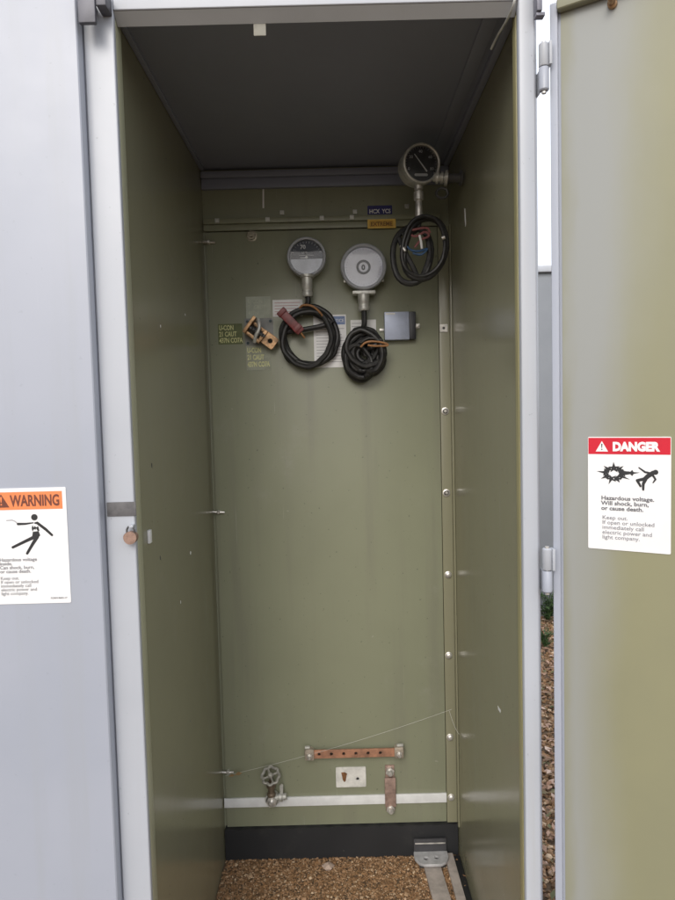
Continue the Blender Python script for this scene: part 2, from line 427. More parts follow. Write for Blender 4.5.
# side panels (double skinned: olive inside, grey outside), ceiling, roof, floor seal
MB().box(XL-.006, XL, 1.172, YB-.0005, 0, ZC).build('side_panel', OLIVE_SIDE, cab); sl_ = bpy.data.objects['side_panel']
sr = MB().box(XR, XR+.006, 1.172, YB-.0005, 0, ZC).build('side_panel', OLIVE_SIDE, cab)
MB().box(XR+.0065, XR+.0125, 1.15, YB+.012, 0, 2.1).build('outer_skin', GREY, cab)
MB().box(XL, XR, 1.172, YB-.0005, ZC, ZC+.008).build('ceiling_panel', CEIL, cab)
MB().box(XR-.016, XR-.0005, 1.2, PY-.0125, ZC-.012, ZC-.0005, .003).build('ceiling_rib', CEIL, cab)
MB().box(XR-.058, XR-.03, 1.2, PY-.0125, ZC-.005, ZC-.0005, .002).build('ceiling_rib', CEIL, cab)
MB().box(XL+.0005, XL+.012, 1.2, PY-.0125, ZC-.007, ZC-.0005, .002).build('ceiling_rib', CEIL, cab)
MB().box(-1.16, XR+.02, YF-.015, YB+.03, 2.13, 2.17, .006).build('roof', GREY, cab)
m = MB()
N = 90; top = []; fr = []
for i in range(N+1):
    x = -.372+.713*i/N; top.append((x, .0985+.0012*math.sin(i*.9)+random.uniform(-.0012, .0012)))
m.M = frame((0, YB-.0005, 0))
m.prism([(-.372, -.01), (.341, -.01)]+top[::-1], 0, .022)
m.build('base_seal', BLACKRUB, cab)
MB().box(XR-.020, XR-.0005, 1.2, PY-.02, 0, .006, .002).build('base_seal', BLACKRUB, cab)
# frame: posts with a folded lip, header with a folded lip
pl = MB().box(-.408, -.357, YF, 1.1425, 0, 2.1, .0035, 3).build('door_post', POST, cab)
MB().box(-.374, -.3572, 1.143, 1.171, 0, 2.04, .0012).build('post_lip', LIP, pl)
pr = MB()
q = [(.3255, YF), (.3475, YF), (.3495, YF+.001), (.3565, YF+.0125), (.3565, 1.1495), (.323, 1.1425), (.323, YF+.0025), (.3238, YF+.0008)]
pr.bm.faces.new([pr.bm.verts.new((x, y, 0)) for x, y in q]); r_ = bmesh.ops.extrude_face_region(pr.bm, geom=pr.bm.faces[:])
bmesh.ops.translate(pr.bm, verts=[v for v in r_['geom'] if isinstance(v, bmesh.types.BMVert)], vec=(0, 0, 2.1))
pr = pr.build('door_post', POST, cab, 50)
MB().box(.3232, .3437, 1.1500, 1.171, 0, 2.04, .0012).build('post_lip', paint('yellowed_lip_paint', (.36, .33, .17), (.31, .285, .15), .35, peel=.02), pr)
hd = MB().box(-.3565, .3225, YF, 1.1425, 2.046, 2.1295, .0025, 3).build('header', POST, cab)
hl = MB(); q = [(1.1325, 2.0455), (1.1515, 2.0305), (1.1535, 2.0325), (1.1535, 2.0455)]
hl.bm.faces.new([hl.bm.verts.new((-.3565, y, z)) for y, z in q]); r_ = bmesh.ops.extrude_face_region(hl.bm, geom=hl.bm.faces[:])
bmesh.ops.translate(hl.bm, verts=[v for v in r_['geom'] if isinstance(v, bmesh.types.BMVert)], vec=(.679, 0, 0))
hl.build('header_lip', paint('lip_grey_paint', (.40, .41, .42), None, .45, dust=(.34, .34, .33)), hd)
MB(frame((-.114, 1.1535, 2.040))).box(-.0105, .0105, -.0015, 0, -.029, .0, .0006).build('tag_plate', plain('tag_paper', (.26, .25, .21), .6), hd)
# door latch keeper plate on the left post, hook over the seam at the top left
MB(frame((-.379, YF, 1.2045))).box(-.0255, .0255, -.0018, 0, -.0125, .0125, .0008).build('keeper_plate', TAPE, pl)
MB().box(-.4025, -.3745, 1.094, 1.1035, 2.006, 2.064, .002).box(-.3745, -.358, 1.098, YF, 2.035, 2.062, .002).box(-.394, -.383, 1.104, YF-.0002, 2.04, 2.05, .001).build('latch_hook', plain('hook_grey', (.12, .12, .14), .45, .2), pl)
MB().box(.3475, .3565, 1.108, YF-.0002, 2.016, 2.06, .002).box(.3475, .362, 1.112, 1.126, 2.010, 2.0155, .001).build('latch_bracket', plain('bracket_grey', (.2, .2, .24), .45, .2), pr)
MB().box(XL+.0002, XL+.006, 1.258, 1.272, 1.117, 1.143, .0015).build('latch_clip', WHITE, cab)
# grouped spots on the right panel
MB(frame((XR, 1.70, 1.857), (0, -1, 0))).prism([(-.008, .024), (.004, .02), (.010, -.02), (.004, -.026), (-.004, -.004)], 0, .0008).build('paint_scrape', PAPER, sr)
MB(frame((XR, 1.40, .70), (0, -1, 0))).prism([(-.012, .003), (.012, .004), (.010, -.003), (-.008, -.004)], 0, .0006).build('paint_scrape', PAPER, sr)

FL = frame((XL, 0, 0), (0, 1, 0))
for y_, z_, s_, mt in ((1.31, 1.267, .0045, DARKSTEEL), (1.345, 1.07, .004, DARKSTEEL), (1.62, 1.02, .006, PAPER), (1.5, .93, .003, PAPER), (1.42, 1.56, .003, PAPER), (1.66, 1.62, .004, PAPER), (1.55, .62, .003, DARKSTEEL)):
    MB(FL).prism([(y_+s_*random.uniform(.5, 1.1)*math.cos(k), z_+s_*random.uniform(.6, 1.6)*math.sin(k)) for k in (0, 1, 2.1, 3, 4.1, 5.2)], .0, .0005).build('paint_chip', mt, sl_)
# closed neighbouring compartment and its door
body = MB().box(-1.15, -.4085, 1.1345, YB+.012, 0, 2.1295, .002).build('compartment', GREY, cab)
cd = MB().box(-1.13, -.4085, 1.104, 1.131, .09, 2.115, .005, 3).build('closed_door', GREY, cab)
MB().box(-1.05, -1.03, 1.075, 1.103, 1.0, 1.14, .004).build('handle', DARKSTEEL, cd)

# open door, swung out to the right and angled to the viewer
A31 = R(31); DX = Vector((math.cos(A31), -math.sin(A31), 0)); DO = Vector((.3745, 1.1265, 0))
od = bpy.data.objects.new('open_door', None); 
FD = frame(DO, DX)
dm = MB().box(0, .712, .0, .034, .09, 2.04, .003)           # placed through object transform below
def door_part(mb, name, mat, parent):
    """parts drawn in the door's own axes: a from the hinge, +y behind, b up"""
    bm = mb.bm; bmesh.ops.recalc_face_normals(bm, faces=bm.faces[:])
    me = bpy.data.meshes.new(name); bm.to_mesh(me); bm.free(); me.materials.append(mat)
    for f in me.polygons: f.use_smooth = True
    me.set_sharp_from_angle(angle=R(35))
    o = bpy.data.objects.new(name, me); COL.objects.link(o); o.parent = parent; return o
bpy.data.objects.remove(od)
dm = MB().box(0, .712, .006, .034, .09, 2.035, .003, 3)
# folded lips round the pan
dm.box(0, .0125, -.002, .008, .09, 2.035, .0022, 3).box(.70, .712, -.002, .008, .09, 2.035, .0022, 3)
dm.box(.0127, .6998, -.002, .008, .09, .105, .002)
door = door_part(dm, 'open_door', GREY, cab)
door.matrix_local = Matrix.Translation(-cab.location) @ FD
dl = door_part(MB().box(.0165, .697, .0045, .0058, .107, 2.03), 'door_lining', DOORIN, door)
door_part(MB().box(.0127, .6998, -.012, .0043, 2.017, 2.034, .004, 3), 'stiffener', OLIVE_SIDE, door)
door_part(MB().lathe([(0, .0), (.0075, 0), (.0075, .006), (.005, .008), (.005, .02), (.0035, .022), (0, .022)], (.097, .0044, 2.005), seg=16), 'door_bolt', BRASS, door)
# hinges: pin, two knuckles and a leaf on the post
def hinge(z0, z1):
    zm = (z0+z1)/2; x, y, r = .3625, 1.1225, .0085
    h = MB().box(.3567, .3585, 1.118, 1.16, z0, zm-.001, .0005).build('hinge', POST, cab)
    MB().lathe([(0, z0), (r*.8, z0), (r, z0+.002), (r, zm-.002), (r*.9, zm-.0008), (0, zm-.0008)], (x, y, 0), (0, 0, 1), 20).build('knuckle', GREY, h)
    MB().lathe([(0, zm+.0008), (r*.9, zm+.0008), (r, zm+.002), (r, z1-.002), (r*.8, z1), (0, z1)], (x, y, 0), (0, 0, 1), 20).build('knuckle', POST, h)
    MB().lathe([(0, z0-.004), (r*.45, z0-.004), (r*.45, z1+.003), (0, z1+.003)], (x, y, 0), (0, 0, 1), 12).build('hinge_pin', STEEL, h)
    MB().box(.369, .3735, 1.112, 1.128, zm+.001, z1, .0008).build('hinge_leaf', POST, h)
hinge(1.893, 1.970); hinge(1.040, 1.118)

# ------------------------------------------------------------------ white bar across the panel and black seal already built
bar = MB().box(-.372, .3088, PY-.0065, PY-.0004, .1645, .193, .001).build('flat_bar', STRIPE)
tag(bar, 'long white painted flat bar running across the panel above the black base', 'bar')

# ------------------------------------------------------------------ gauges
def gauge(name, label, c, Rr, depth, up=(0, 0, 1), right=(1, 0, 0), bezel=POST, face=DIALBLACK, case=GALV, hb=None):
    t = thing(name, c, label, 'gauge', 'round gauges on the back panel')
    F = frame(c, right, up)
    hb = hb if hb is not None else -depth
    MB(F).lathe([(0, hb), (Rr*.86, hb), (Rr*.95, hb+.006), (Rr*.95, -.006), (Rr*.9, -.004)], seg=48).build('case', case, t)
    bz = MB(F).lathe([(Rr*.93, -.012), (Rr, -.010), (Rr*1.0, .003), (Rr*.97, .0065), (Rr*.92, .0075), (Rr*.87, .006), (Rr*.84, -.003), (Rr*.84, -.005)], seg=56)
    bz.build('bezel', bezel, t)
    MB(F).lathe([(0, -.0045), (Rr*.86, -.0045)], seg=48).build('dial_face', face, t)
    MB(F).lathe([(0, .0035), (Rr*.4, .0032), (Rr*.86, .002)], seg=48).build('glass', GLASS, t)
    return t, F
# left gauge: black dial with a pale sky reflection painted over its lower half
g1, F1 = gauge('pressure_gauge', 'small round gauge with black dial and a pale painted reflection on its lower half, above the red clip', (-.073, 1.884, 1.809), .056, .045)
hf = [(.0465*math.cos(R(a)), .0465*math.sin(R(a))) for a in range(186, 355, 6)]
MB(F1).prism(hf, -.0044, -.0040).build('sky_reflection_plate', plain('painted_sky_reflection', (.50, .52, .58), .4, .2, .3, 30), g1)
m = MB(F1); text(m, '70', -.018, .024, .016, -.0038, bold=.0004); text(m, 'LEVEL', -.013, .0115, .0065, -.0038)
limb(m, [(-.022, .006), (.02, .006)], [.0006, .0006], -.0038)
for k in range(13):
    a = R(20+k*140/12); limb(m, [(.040*math.cos(a), .040*math.sin(a)), (.045*math.cos(a), .045*math.sin(a))], [.0004, .0004], -.0038)
m.build('lettering', WINK, g1)
m = MB(F1); limb(m, [(.001, -.002), (-.018, -.001)], [.0018, .0006], -.0032); m.lathe([(0, -.0025), (.004, -.0025), (.004, -.0038)], seg=16); m.build('needle', WHITE, g1)
def stem(t, x, y, z_top, z_bot, r, collar=True, mat=GALV):
    p = [(0, z_bot), (r*.9, z_bot), (r, z_bot+.003), (r, z_bot+.012), (r*.93, z_bot+.014), (r*.93, z_bot+.02), (r, z_bot+.022), (r, z_top-.008)]
    p += [(r*1.35, z_top-.007), (r*1.35, z_top), (0, z_top)] if collar else [(r, z_top), (0, z_top)]
    MB().lathe(p, (x, y, 0), (0, 0, 1), 24).build('stem', mat, t)
stem(g1, -.0735, 1.888, 1.759, 1.697, .0155)
# middle gauge: white dial with ring in the middle
g2, F2 = gauge('pressure_gauge', 'round gauge with plain white dial and a small black ring at its centre', (.089, 1.882, 1.777), .0655, .04, face=DIALWHITE, bezel=POST)
m = MB(F2); m.lathe([(.0205, -.0042), (.0205, -.0032), (.0140, -.0032), (.0140, -.0042)], seg=36)
text(m, '0', -.0055, -.0075, .020, -.0036, bold=.0011)
m.build('centre_ring', INK, g2)
m = MB(F2)
for k in range(40):
    a = R(k*9); limb(m, [(.047*math.cos(a), .047*math.sin(a)), ((.051 if k % 5 else .053)*math.cos(a), (.051 if k % 5 else .053)*math.sin(a))], [.00025, .00025], -.0037)
m.build('scale_marks', plain('pale_blue_ink', (.42, .43, .55), .5), g2)
MB(F2).box(-.033, .033, -.002, .03, -.0765, -.0665, .002).box(-.058, -.05, .004, .012, -.042, -.034, .0015).box(.05, .058, .004, .012, -.042, -.034, .0015).build('bracket', GALV, g2)
stem(g2, .0875, 1.888, 1.700, 1.653, .0165, collar=False)
# right gauge: black dial, tipped, in the dark corner
up3 = Vector((-.02, -.10, 1)).normalized(); rt3 = Vector((.97, .18, .08)); rt3 = (rt3-up3*rt3.dot(up3)).normalized()
g3, F3 = gauge('pressure_gauge', 'round gauge with black dial and white needle in the dark upper corner', (.254, 1.845, 2.046), .0545, .06, up3, rt3, bezel=GALV, face=plain('dusty_black_dial', (.06, .06, .07), .5, 0, .4, 50))
m = MB(F3); limb(m, [(.016, -.018), (-.018, .026)], [.0022, .0012], -.0033); m.build('needle', WINK, g3)
m = MB(F3)
for k, s in enumerate(('0', '20', '40', '60', '80')):
    a = R(200-k*55); text(m, s, .034*math.cos(a)-.006, .034*math.sin(a)-.004, .011, -.0038)
limb(m, [(-.016, -.028), (.016, -.028)], [.0035, .0035], -.0040)
for k in range(25):
    a = R(-30+k*10); limb(m, [(.0425*math.cos(a), .0425*math.sin(a)), (.0455*math.cos(a), .0455*math.sin(a))], [.0004, .0004], -.0038)
m.build('lettering', plain('dull_white_ink', (.7, .7, .72), .5), g3)
p = [(0, 0)]
MB().lathe([(0, 1.90), (.009, 1.90), (.011, 1.905), (.0095, 1.94), (.0085, 1.952), (.0135, 1.954), (.0135, 1.976), (.008, 1.979), (.012, 1.983), (.012, 1.995), (0, 1.995)], (.2475, 1.865, 0), (0, 0, 1), 20).build('stem', STEEL, g3)
f = MB()
f.lathe([(0, 0), (.012, 0), (.012, .006), (.016, .008), (.016, .014), (.012, .016), (.012, .019), (.016, .021), (.016, .027), (.012, .029), (.012, .031), (.021, .032), (.021, .040), (0, .040)], (.289, 1.862, 2.014), (1, -.1, -.12), 18)
f.build('side_fitting', GALV, g3)
ring = [(.314+.016*math.cos(k*math.pi/12), 1.868, 1.972+.014*math.sin(k*math.pi/12)) for k in range(24)]
MB().tube(ring, .004, 8, cyclic=True).build('lifting_ring', DARKSTEEL, g3)
MB().lathe([(0, 0), (.0125, 0), (.0125, .0345), (.021, .035), (.021, .0385), (0, .0385)], (.3285, 1.858, 2.0095), (1, 0, 0), 20).build('wall_arm', plain('arm_grey', (.09, .09, .09), .5), g3)
g3.scale = (.913,)*3; g3.location = (.232, 1.684, 1.987)

# ------------------------------------------------------------------ coiled cables
def coil(center, rx, rz, loops, start, tail, y0, dy, jit, tilt=0, n=22, a0=90, sgn=-1):
    P = [Vector(p) for p in start]; ph = random.uniform(0, 6)
    for k in range(int(n*loops)):
        a = R(a0)+sgn*2*math.pi*k/n; lp = k/n
        q = 1-.16*((lp*.61) % 1)+jit*math.sin(2.3*lp+a*2)+.018*math.sin(5*a+3*lp+ph)+.012*math.sin(9*a+ph)
        ox = .006*math.sin(lp*2.1)*jit*20; oz = .005*math.cos(lp*1.7)*jit*20
        x = rx*q*math.cos(a)+ox; z = rz*q*math.sin(a)+oz
        ct, st = math.cos(tilt), math.sin(tilt)
        P.append(Vector((center[0]+x*ct-z*st, y0-dy*((lp*1.37) % loops)/loops+.003*math.sin(a*1.5+lp), center[1]+x*st+z*ct)))
    P += [Vector(p) for p in tail]
    return spline(P, 3)
c1 = thing('coiled_cable', (-.075, 1.91, 1.50), 'large open coil of black cable hanging below the left gauge', 'cable', 'black cable coils below the gauges')
MB().tube(coil((-.0745, 1.582), .079, .087, 4.3, [(-.0735, 1.888, 1.70), (-.072, 1.889, 1.685), (-.079, 1.893, 1.672)], [(-.14, 1.90, 1.60), (-.12, 1.895, 1.62)], 1.918, .034, .05, a0=110), .0078, 10).build('cable', CABLE, c1)
MB().tube(spline([(-.10, 1.893, 1.664), (-.085, 1.876, 1.672), (-.06, 1.872, 1.668), (-.04, 1.88, 1.652), (-.03, 1.893, 1.638)], 6), .0032, 8).build('brown_wire', BROWNW, c1)
c2 = thing('coiled_cable', (.086, 1.91, 1.465), 'tight messy bundle of black cable with orange wire ends below the white gauge', 'cable', 'black cable coils below the gauges')
MB().tube(coil((.083, 1.531), .052, .060, 6.2, [(.0875, 1.888, 1.656), (.088, 1.888, 1.63), (.084, 1.89, 1.605)], [(.10, 1.868, 1.545), (.12, 1.866, 1.555)], 1.915, .05, .12, .35, a0=85), .0078, 10).tube(coil((.078, 1.523), .036, .046, 3.2, [], [], 1.905, .03, .1, .5, a0=20), .0072, 10).tube(coil((.080, 1.527), .024, .030, 2.6, [], [], 1.902, .02, .12, .2, a0=200), .0070, 10).tube(coil((.088, 1.535), .050, .044, 2.3, [], [], 1.893, .02, .14, 1.1, a0=140), .0070, 10).build('cable', CABLE, c2)
MB().tube(spline([(.075, 1.862, 1.548), (.09, 1.856, 1.56), (.115, 1.855, 1.562), (.146, 1.858, 1.556), (.15, 1.86, 1.55), (.12, 1.856, 1.549), (.095, 1.858, 1.552)], 6), .003, 8).build('orange_wire', BROWNW, c2)
MB().tube(spline([(.075, 1.866, 1.56), (.10, 1.86, 1.572), (.135, 1.862, 1.566)], 6), .0028, 8).build('dark_wire', DARKSTEEL, c2)
c3 = thing('coiled_cable', (.245, 1.89, 1.72), 'two wide black cable loops with loose coloured wires under the black gauge', 'cable', 'black cable coils below the gauges')
def ell(cx, cz, rx, rz, y, tilt, n=26, ph=0, wob=.04):
    return [(cx+rx*(1+wob*math.sin(3*t+ph))*math.cos(t)*math.cos(tilt)-rz*math.sin(t)*math.sin(tilt), y+.008*math.sin(t+ph), cz+rx*math.cos(t)*math.sin(tilt)+rz*(1+wob*math.cos(2*t))*math.sin(t)*math.cos(tilt)) for t in [2*math.pi*k/n for k in range(n)]]
m = MB()
m.tube(spline([(.2475, 1.865, 1.905), (.246, 1.866, 1.885), (.235, 1.87, 1.87), (.20, 1.875, 1.86)], 5), .008, 10)
m.tube(ell(.226, 1.803, .054, .084, 1.872, -.12), .0088, 10, cyclic=True)
m.tube(ell(.262, 1.818, .058, .090, 1.862, -.30, ph=1.2), .0088, 10, cyclic=True)
m.tube(ell(.256, 1.822, .060, .086, 1.85, -.22, ph=2.0), .006, 10, cyclic=True)
m.tube(spline([(.19, 1.866, 1.85), (.205, 1.858, 1.81), (.225, 1.855, 1.77), (.245, 1.86, 1.735), (.262, 1.866, 1.76), (.275, 1.866, 1.80), (.272, 1.87, 1.85)], 6), .0075, 10)
m.build('cable', CABLE, c3)
for nm, mt, P in (('pink_wire', PINKW, [(.215, 1.858, 1.862), (.235, 1.85, 1.85), (.262, 1.85, 1.862), (.272, 1.852, 1.85), (.25, 1.848, 1.84), (.232, 1.85, 1.82)]),
                  ('blue_wire', BLUEW, [(.205, 1.853, 1.83), (.222, 1.847, 1.812), (.245, 1.845, 1.808), (.266, 1.849, 1.815), (.25, 1.85, 1.80), (.226, 1.85, 1.805)]),
                  ('white_wire', PAPER, [(.246, 1.848, 1.852), (.249, 1.844, 1.835), (.2515, 1.846, 1.815)]),
                  ('pink_wire', PINKW, [(.225, 1.852, 1.868), (.243, 1.846, 1.87), (.268, 1.85, 1.872), (.276, 1.855, 1.86)])):
    MB().tube(spline(P, 6), .0034, 8).build(nm, mt, c3)
MB().lathe([(0, 0), (.006, 0), (.007, .012), (.004, .022), (0, .022)], (.194, 1.848, 1.825), (.5, -.3, -.8), 12).build('metal_connector', STEEL, c3)
MB().lathe([(0, 0), (.005, 0), (.005, .009), (0, .009)], (.308, 1.846, 1.842), (.9, -.3, .25), 12).build('metal_connector', STEEL, c3)

c3.scale = (.913,)*3; c3.location = (.2237, 1.7256, 1.689)

# red clip on the cable
Mc = Matrix.Translation((-.1225, 1.872, 1.626)) @ Matrix.Rotation(R(47), 4, 'Y')
rc = thing('cable_clip', (-.1225, 1.872, 1.626), 'dark red plastic clip clamped at a slant on the cable coil', 'clip')
MB(Mc).box(-.043, .043, -.010, .003, -.0125, .0125, .003).box(-.043, -.028, -.013, .003, -.0145, .0145, .003).box(.02, .035, -.0125, .003, -.0138, .0138, .003).build('clip_body', RED, rc)
MB(Mc).tube([(.035, -.002, 0), (.052, -.001, -.003), (.06, .004, -.004)], .003, 8).build('clip_pin', BROWNW, rc)

# ------------------------------------------------------------------ labels on the back panel
def sheet(name, label, cat, x0, x1, z0, z1, mat, h=.0008, y=PY, group=None, r=.0015):
    t = thing(name, ((x0+x1)/2, y, z0), label, cat, group)
    F = frame((0, y, 0))
    MB(F).prism(rrect(x0, x1, z0, z1, r, 3), .0002, h).build('sheet', mat, t)
    return t, F
t, F = sheet('stencil_label', 'pale green worn label at the top left, above the brass clamp', 'label', -.2565, -.184, 1.646, 1.709, PALEPAT, group='painted stencil labels')
m = MB(F); text(m, 'U-CON\n21 CAUT\n437N', -.250, 1.690, .017, .001, width=.05); m.build('lettering', plain('faded_ink', (.52, .55, .44), .6), t)
t, F = sheet('stencil_label', 'dark green label with yellow stencil letters at the left edge of the panel', 'label', -.341, -.2695, 1.572, 1.632, GREENPAT, group='painted stencil labels')
m = MB(F); text(m, 'U-CON\n21 CAUT\n437N CO7A', -.338, 1.614, .0195, .001, width=.069, line=.95, bold=.0004); m.build('lettering', YELINK, t)
t, F = sheet('stencil_label', 'pale label with yellow stencil letters below the brass clamp', 'label', -.2605, -.189, 1.494, 1.566, plain('grey_green_paper', (.33, .345, .27), .6), group='painted stencil labels')
m = MB(F); text(m, 'U-CON\n21 CAUT\n437N CO7A', -.257, 1.546, .0205, .001, width=.066, line=1.0, bold=.0006); m.build('lettering', YELINK, t)
t, F = sheet('name_plate', 'bare pale mounting plate with three dark screws behind the brass clamp', 'plate', -.262, -.178, 1.5665, 1.6455, plain('bare_plate', (.22, .225, .215), .5, .2), h=.0012)
SCREW = plain('dark_screw', (.02, .05, .06), .5)
for a, b in ((-.254, 1.637), (-.186, 1.637), (-.254, 1.574)): MB(F).lathe([(.0045, .0012), (.004, .003), (0, .0034)], (a, 0, b), seg=12).build('screw', SCREW, t)
t, F = sheet('paper_card', 'white paper card with faint red lines behind the red clip', 'card', -.178, -.09, 1.649, 1.698, PAPER)
m = MB(F)
for k in range(5): limb(m, [(-.172, 1.689-.0085*k), (-.098-.006*(k % 3), 1.689-.0085*k)], [.0007, .0007], .001)
m.build('lettering', plain('faint_red_ink', (.5, .2, .2), .6), t)
t, F = sheet('paper_card', 'plain grey white card under the red clip, left of the large coil', 'card', -.178, -.125, 1.575, 1.640, PALEPAT)
t, F = sheet('notice_card', 'white notice with a blue heading between the two lower cable coils', 'notice', -.06, .036, 1.497, 1.651, PAPER)
m = MB(F); m.prism([(-.018, 1.622), (.033, 1.622), (.033, 1.646), (-.018, 1.646)], .0007, .0011); m.build('heading', BLUEHEAD, t)
m = MB(F); text(m, 'NOTICE', -.015, 1.629, .013, .0013, width=.044); m.build('lettering', WINK, t)
m = MB(F)
for k in range(12): limb(m, [(-.052, 1.61-.0088*k), (.03-.012*((k*7) % 4)/3, 1.61-.0088*k)], [.0007, .0007], .001)
m.build('small_print', plain('pale_grey_ink', (.36, .36, .38), .6), t)
t, F = sheet('paper_tag', 'small white paper tag behind the messy cable bundle', 'tag', .049, .124, 1.565, 1.634, PAPER)
m = MB(F)
for k in range(3): limb(m, [(.053, 1.624-.009*k), (.08, 1.624-.009*k)], [.0007, .0007], .001)
m.build('lettering', plain('tag_grey_ink', (.3, .3, .32), .6), t)
t, F = sheet('tape_label', 'dark blue embossed tape label with white letters above the rail', 'label', .107, .179, 1.934, 1.965, NAVY, h=.0012, y=YB)
m = MB(F); text(m, 'HCX  YCS', .112, 1.943, .0165, .0014, width=.062, bold=.0005); m.build('lettering', WINK, t)
t, F = sheet('tape_label', 'amber yellow tape label just below the blue one', 'label', .105, .187, 1.8935, 1.9195, AMBER, h=.0012, y=PY-.012)
m = MB(F); m.prism([(.111, 1.8975), (.179, 1.8975), (.179, 1.9155), (.111, 1.9155)], .001, .0015); m.build('panel', plain('deep_amber', (.66, .38, .04), .5), t)
m = MB(F); text(m, 'EXTREME', .114, 1.9005, .0155, .0018, width=.062, bold=.0004); m.build('lettering', AMBERINK, t)

# silver box on the right
md = thing('junction_box', (.193, PY, 1.57), 'small silver blue box with a black right end and two mounting ears', 'box')
MB(frame((0, PY, 0))).box(.1475, .2195, -.026, 0, 1.5705, 1.6515, .0025).build('box_body', MODULE, md)
MB(frame((0, PY, 0))).box(.2197, .2385, -.025, 0, 1.571, 1.651, .0025).build('end_cap', plain('black_plastic', (.02, .022, .03), .35), md)
MB(frame((0, PY, 0))).box(.151, .178, -.0268, -.0261, 1.643, 1.648).build('name_strip', PAPER, md)
MB(frame((0, PY, 0))).box(.1335, .1473, -.004, 0, 1.5985, 1.6065, .001).build('mounting_ear', STEEL, md)
m = MB(frame((0, PY, 0))).box(.2387, .253, -.004, 0, 1.6045, 1.6185, .001).lathe([(0, .004), (.0045, .004), (.0045, .008), (0, .009)], (.246, 0, 1.6115), seg=12)
m.build('mounting_ear', STEEL, md)

# brass clamp connector
bc = thing('brass_clamp', (-.21, 1.90, 1.575), 'worn brass bolted clamp hanging at a slant over the name plate', 'clamp')
Mb = Matrix.Translation((-.212, 1.905, 1.596)) @ Matrix.Rotation(R(38), 4, 'Y')
pm = plate_mesh(rrect(.012, .052, -.018, .018, .004), [(.034, 0, .0075)], .007, .001)
MB(Mb).add_mesh(pm, Matrix.Translation((0, -.006, 0)) @ UPR).build('lug', BRASS, bc)
m = MB(Mb).box(-.046, -.036, -.024, .012, -.026, .030, .002).box(-.036, .012, -.016, .004, -.026, -.016, .002).box(-.036, .014, -.010, .006, .008, .018, .002).box(.004, .014, -.018, .008, -.018, .018, .002)
m.build('clamp_body', BRASS, bc)
m = MB(Mb).lathe([(0, 0), (.0075, 0), (.0075, .05), (0, .05)], (-.035, -.012, -.004), (1, 0, .1), 14)
for k in range(6): m.lathe([(.0075, .006+k*.007), (.0092, .0085+k*.007), (.0075, .011+k*.007)], (-.035, -.012, -.004), (1, 0, .1), 14)
m.build('clamp_bolt', DARKSTEEL, bc)
MB(Mb).tube(spline([(-.03, -.014, .03), (-.012, -.022, .012), (-.006, -.02, -.014), (.0, -.012, -.03)], 6), .0055, 8).build('wire_end', GALV, bc)

# ------------------------------------------------------------------ things at the foot of the panel
AGED = plain('aged_bronze_grey', (.44, .38, .31), .5, .4, .4, 50, .2)
bb = thing('copper_busbar', (.028, 1.912, .326), 'copper busbar drilled with six holes on two grey end supports', 'busbar')
bm_ = plate_mesh(rrect(-.100, .157, .3235, .3475, .002), [(x, .3355, .0055) for x in (-.077, -.040, -.003, .034, .071, .108)], .005, .0006)
MB(frame((0, 1.908, 0))).add_mesh(bm_, UPR).build('bar', COPPER, bb)
MB().box(-.095, .152, 1.9135, 1.9165, .326, .345, .001).build('hole_shade_strip', plain('painted_hole_shade', (.03, .018, .013), .8), bb)  # dark strip behind the bar, painted shade for its drilled holes
for x in (-.106, .164):
    sup = MB(frame((x, PY, .336))).lathe([(0, 0), (.0135, 0), (.016, .006), (.0145, .012), (.016, .020), (.0125, .027), (0, .027)], seg=18)
    sup.box(-.014, .014, -.031, -.0225, -.0165, .0175, .004)
    o = sup.build('end_support', AGED, bb)
    MB(frame((x, PY, .336))).prism(hexpts(.0085, .4), .031, .038).lathe([(.0045, .036), (.0045, .05), (0, .05)], seg=10).build('nut', STEEL, o)
    MB(frame((x, PY, .336))).box(-.006 if x > 0 else -.014, .014 if x > 0 else .002, -.026, -.016, .0175, .024, .002).build('clip_tab', GALV, o)
# white two-hole plate under the busbar
tp = thing('mounting_plate', (.018, PY, .219), 'small white plate with two holes, one rusty, under the copper busbar', 'plate')
pm = plate_mesh(rrect(-.028, .063, .2195, .2815, .003), [(-.004, .2535, .0055), (.038, .245, .005)], .003, .0004)
MB(frame((0, PY-.0025, 0))).add_mesh(pm, UPR).build('plate', plain('dirty_white_plate', (.68, .67, .63), .5, 0, .25, 40), tp)
for a, b in ((.038, .245), (-.004, .2535)): MB(frame((0, PY-.0006, 0))).prism(circle(a, b, .007), 0, .0008).build('hole_shade_disc', INK, tp)  # dark discs stand in for the shade inside the holes
MB(frame((0, PY-.0045, 0))).prism([(-.012, .266), (-.001, .2675), (.006, .262), (.0035, .255), (.0015, .241), (-.003, .236), (-.0075, .243), (-.0095, .255)], 0, .0015).build('rust_spot', plain('rust', (.20, .09, .035), .85, 0, .5, 120, .3), tp)
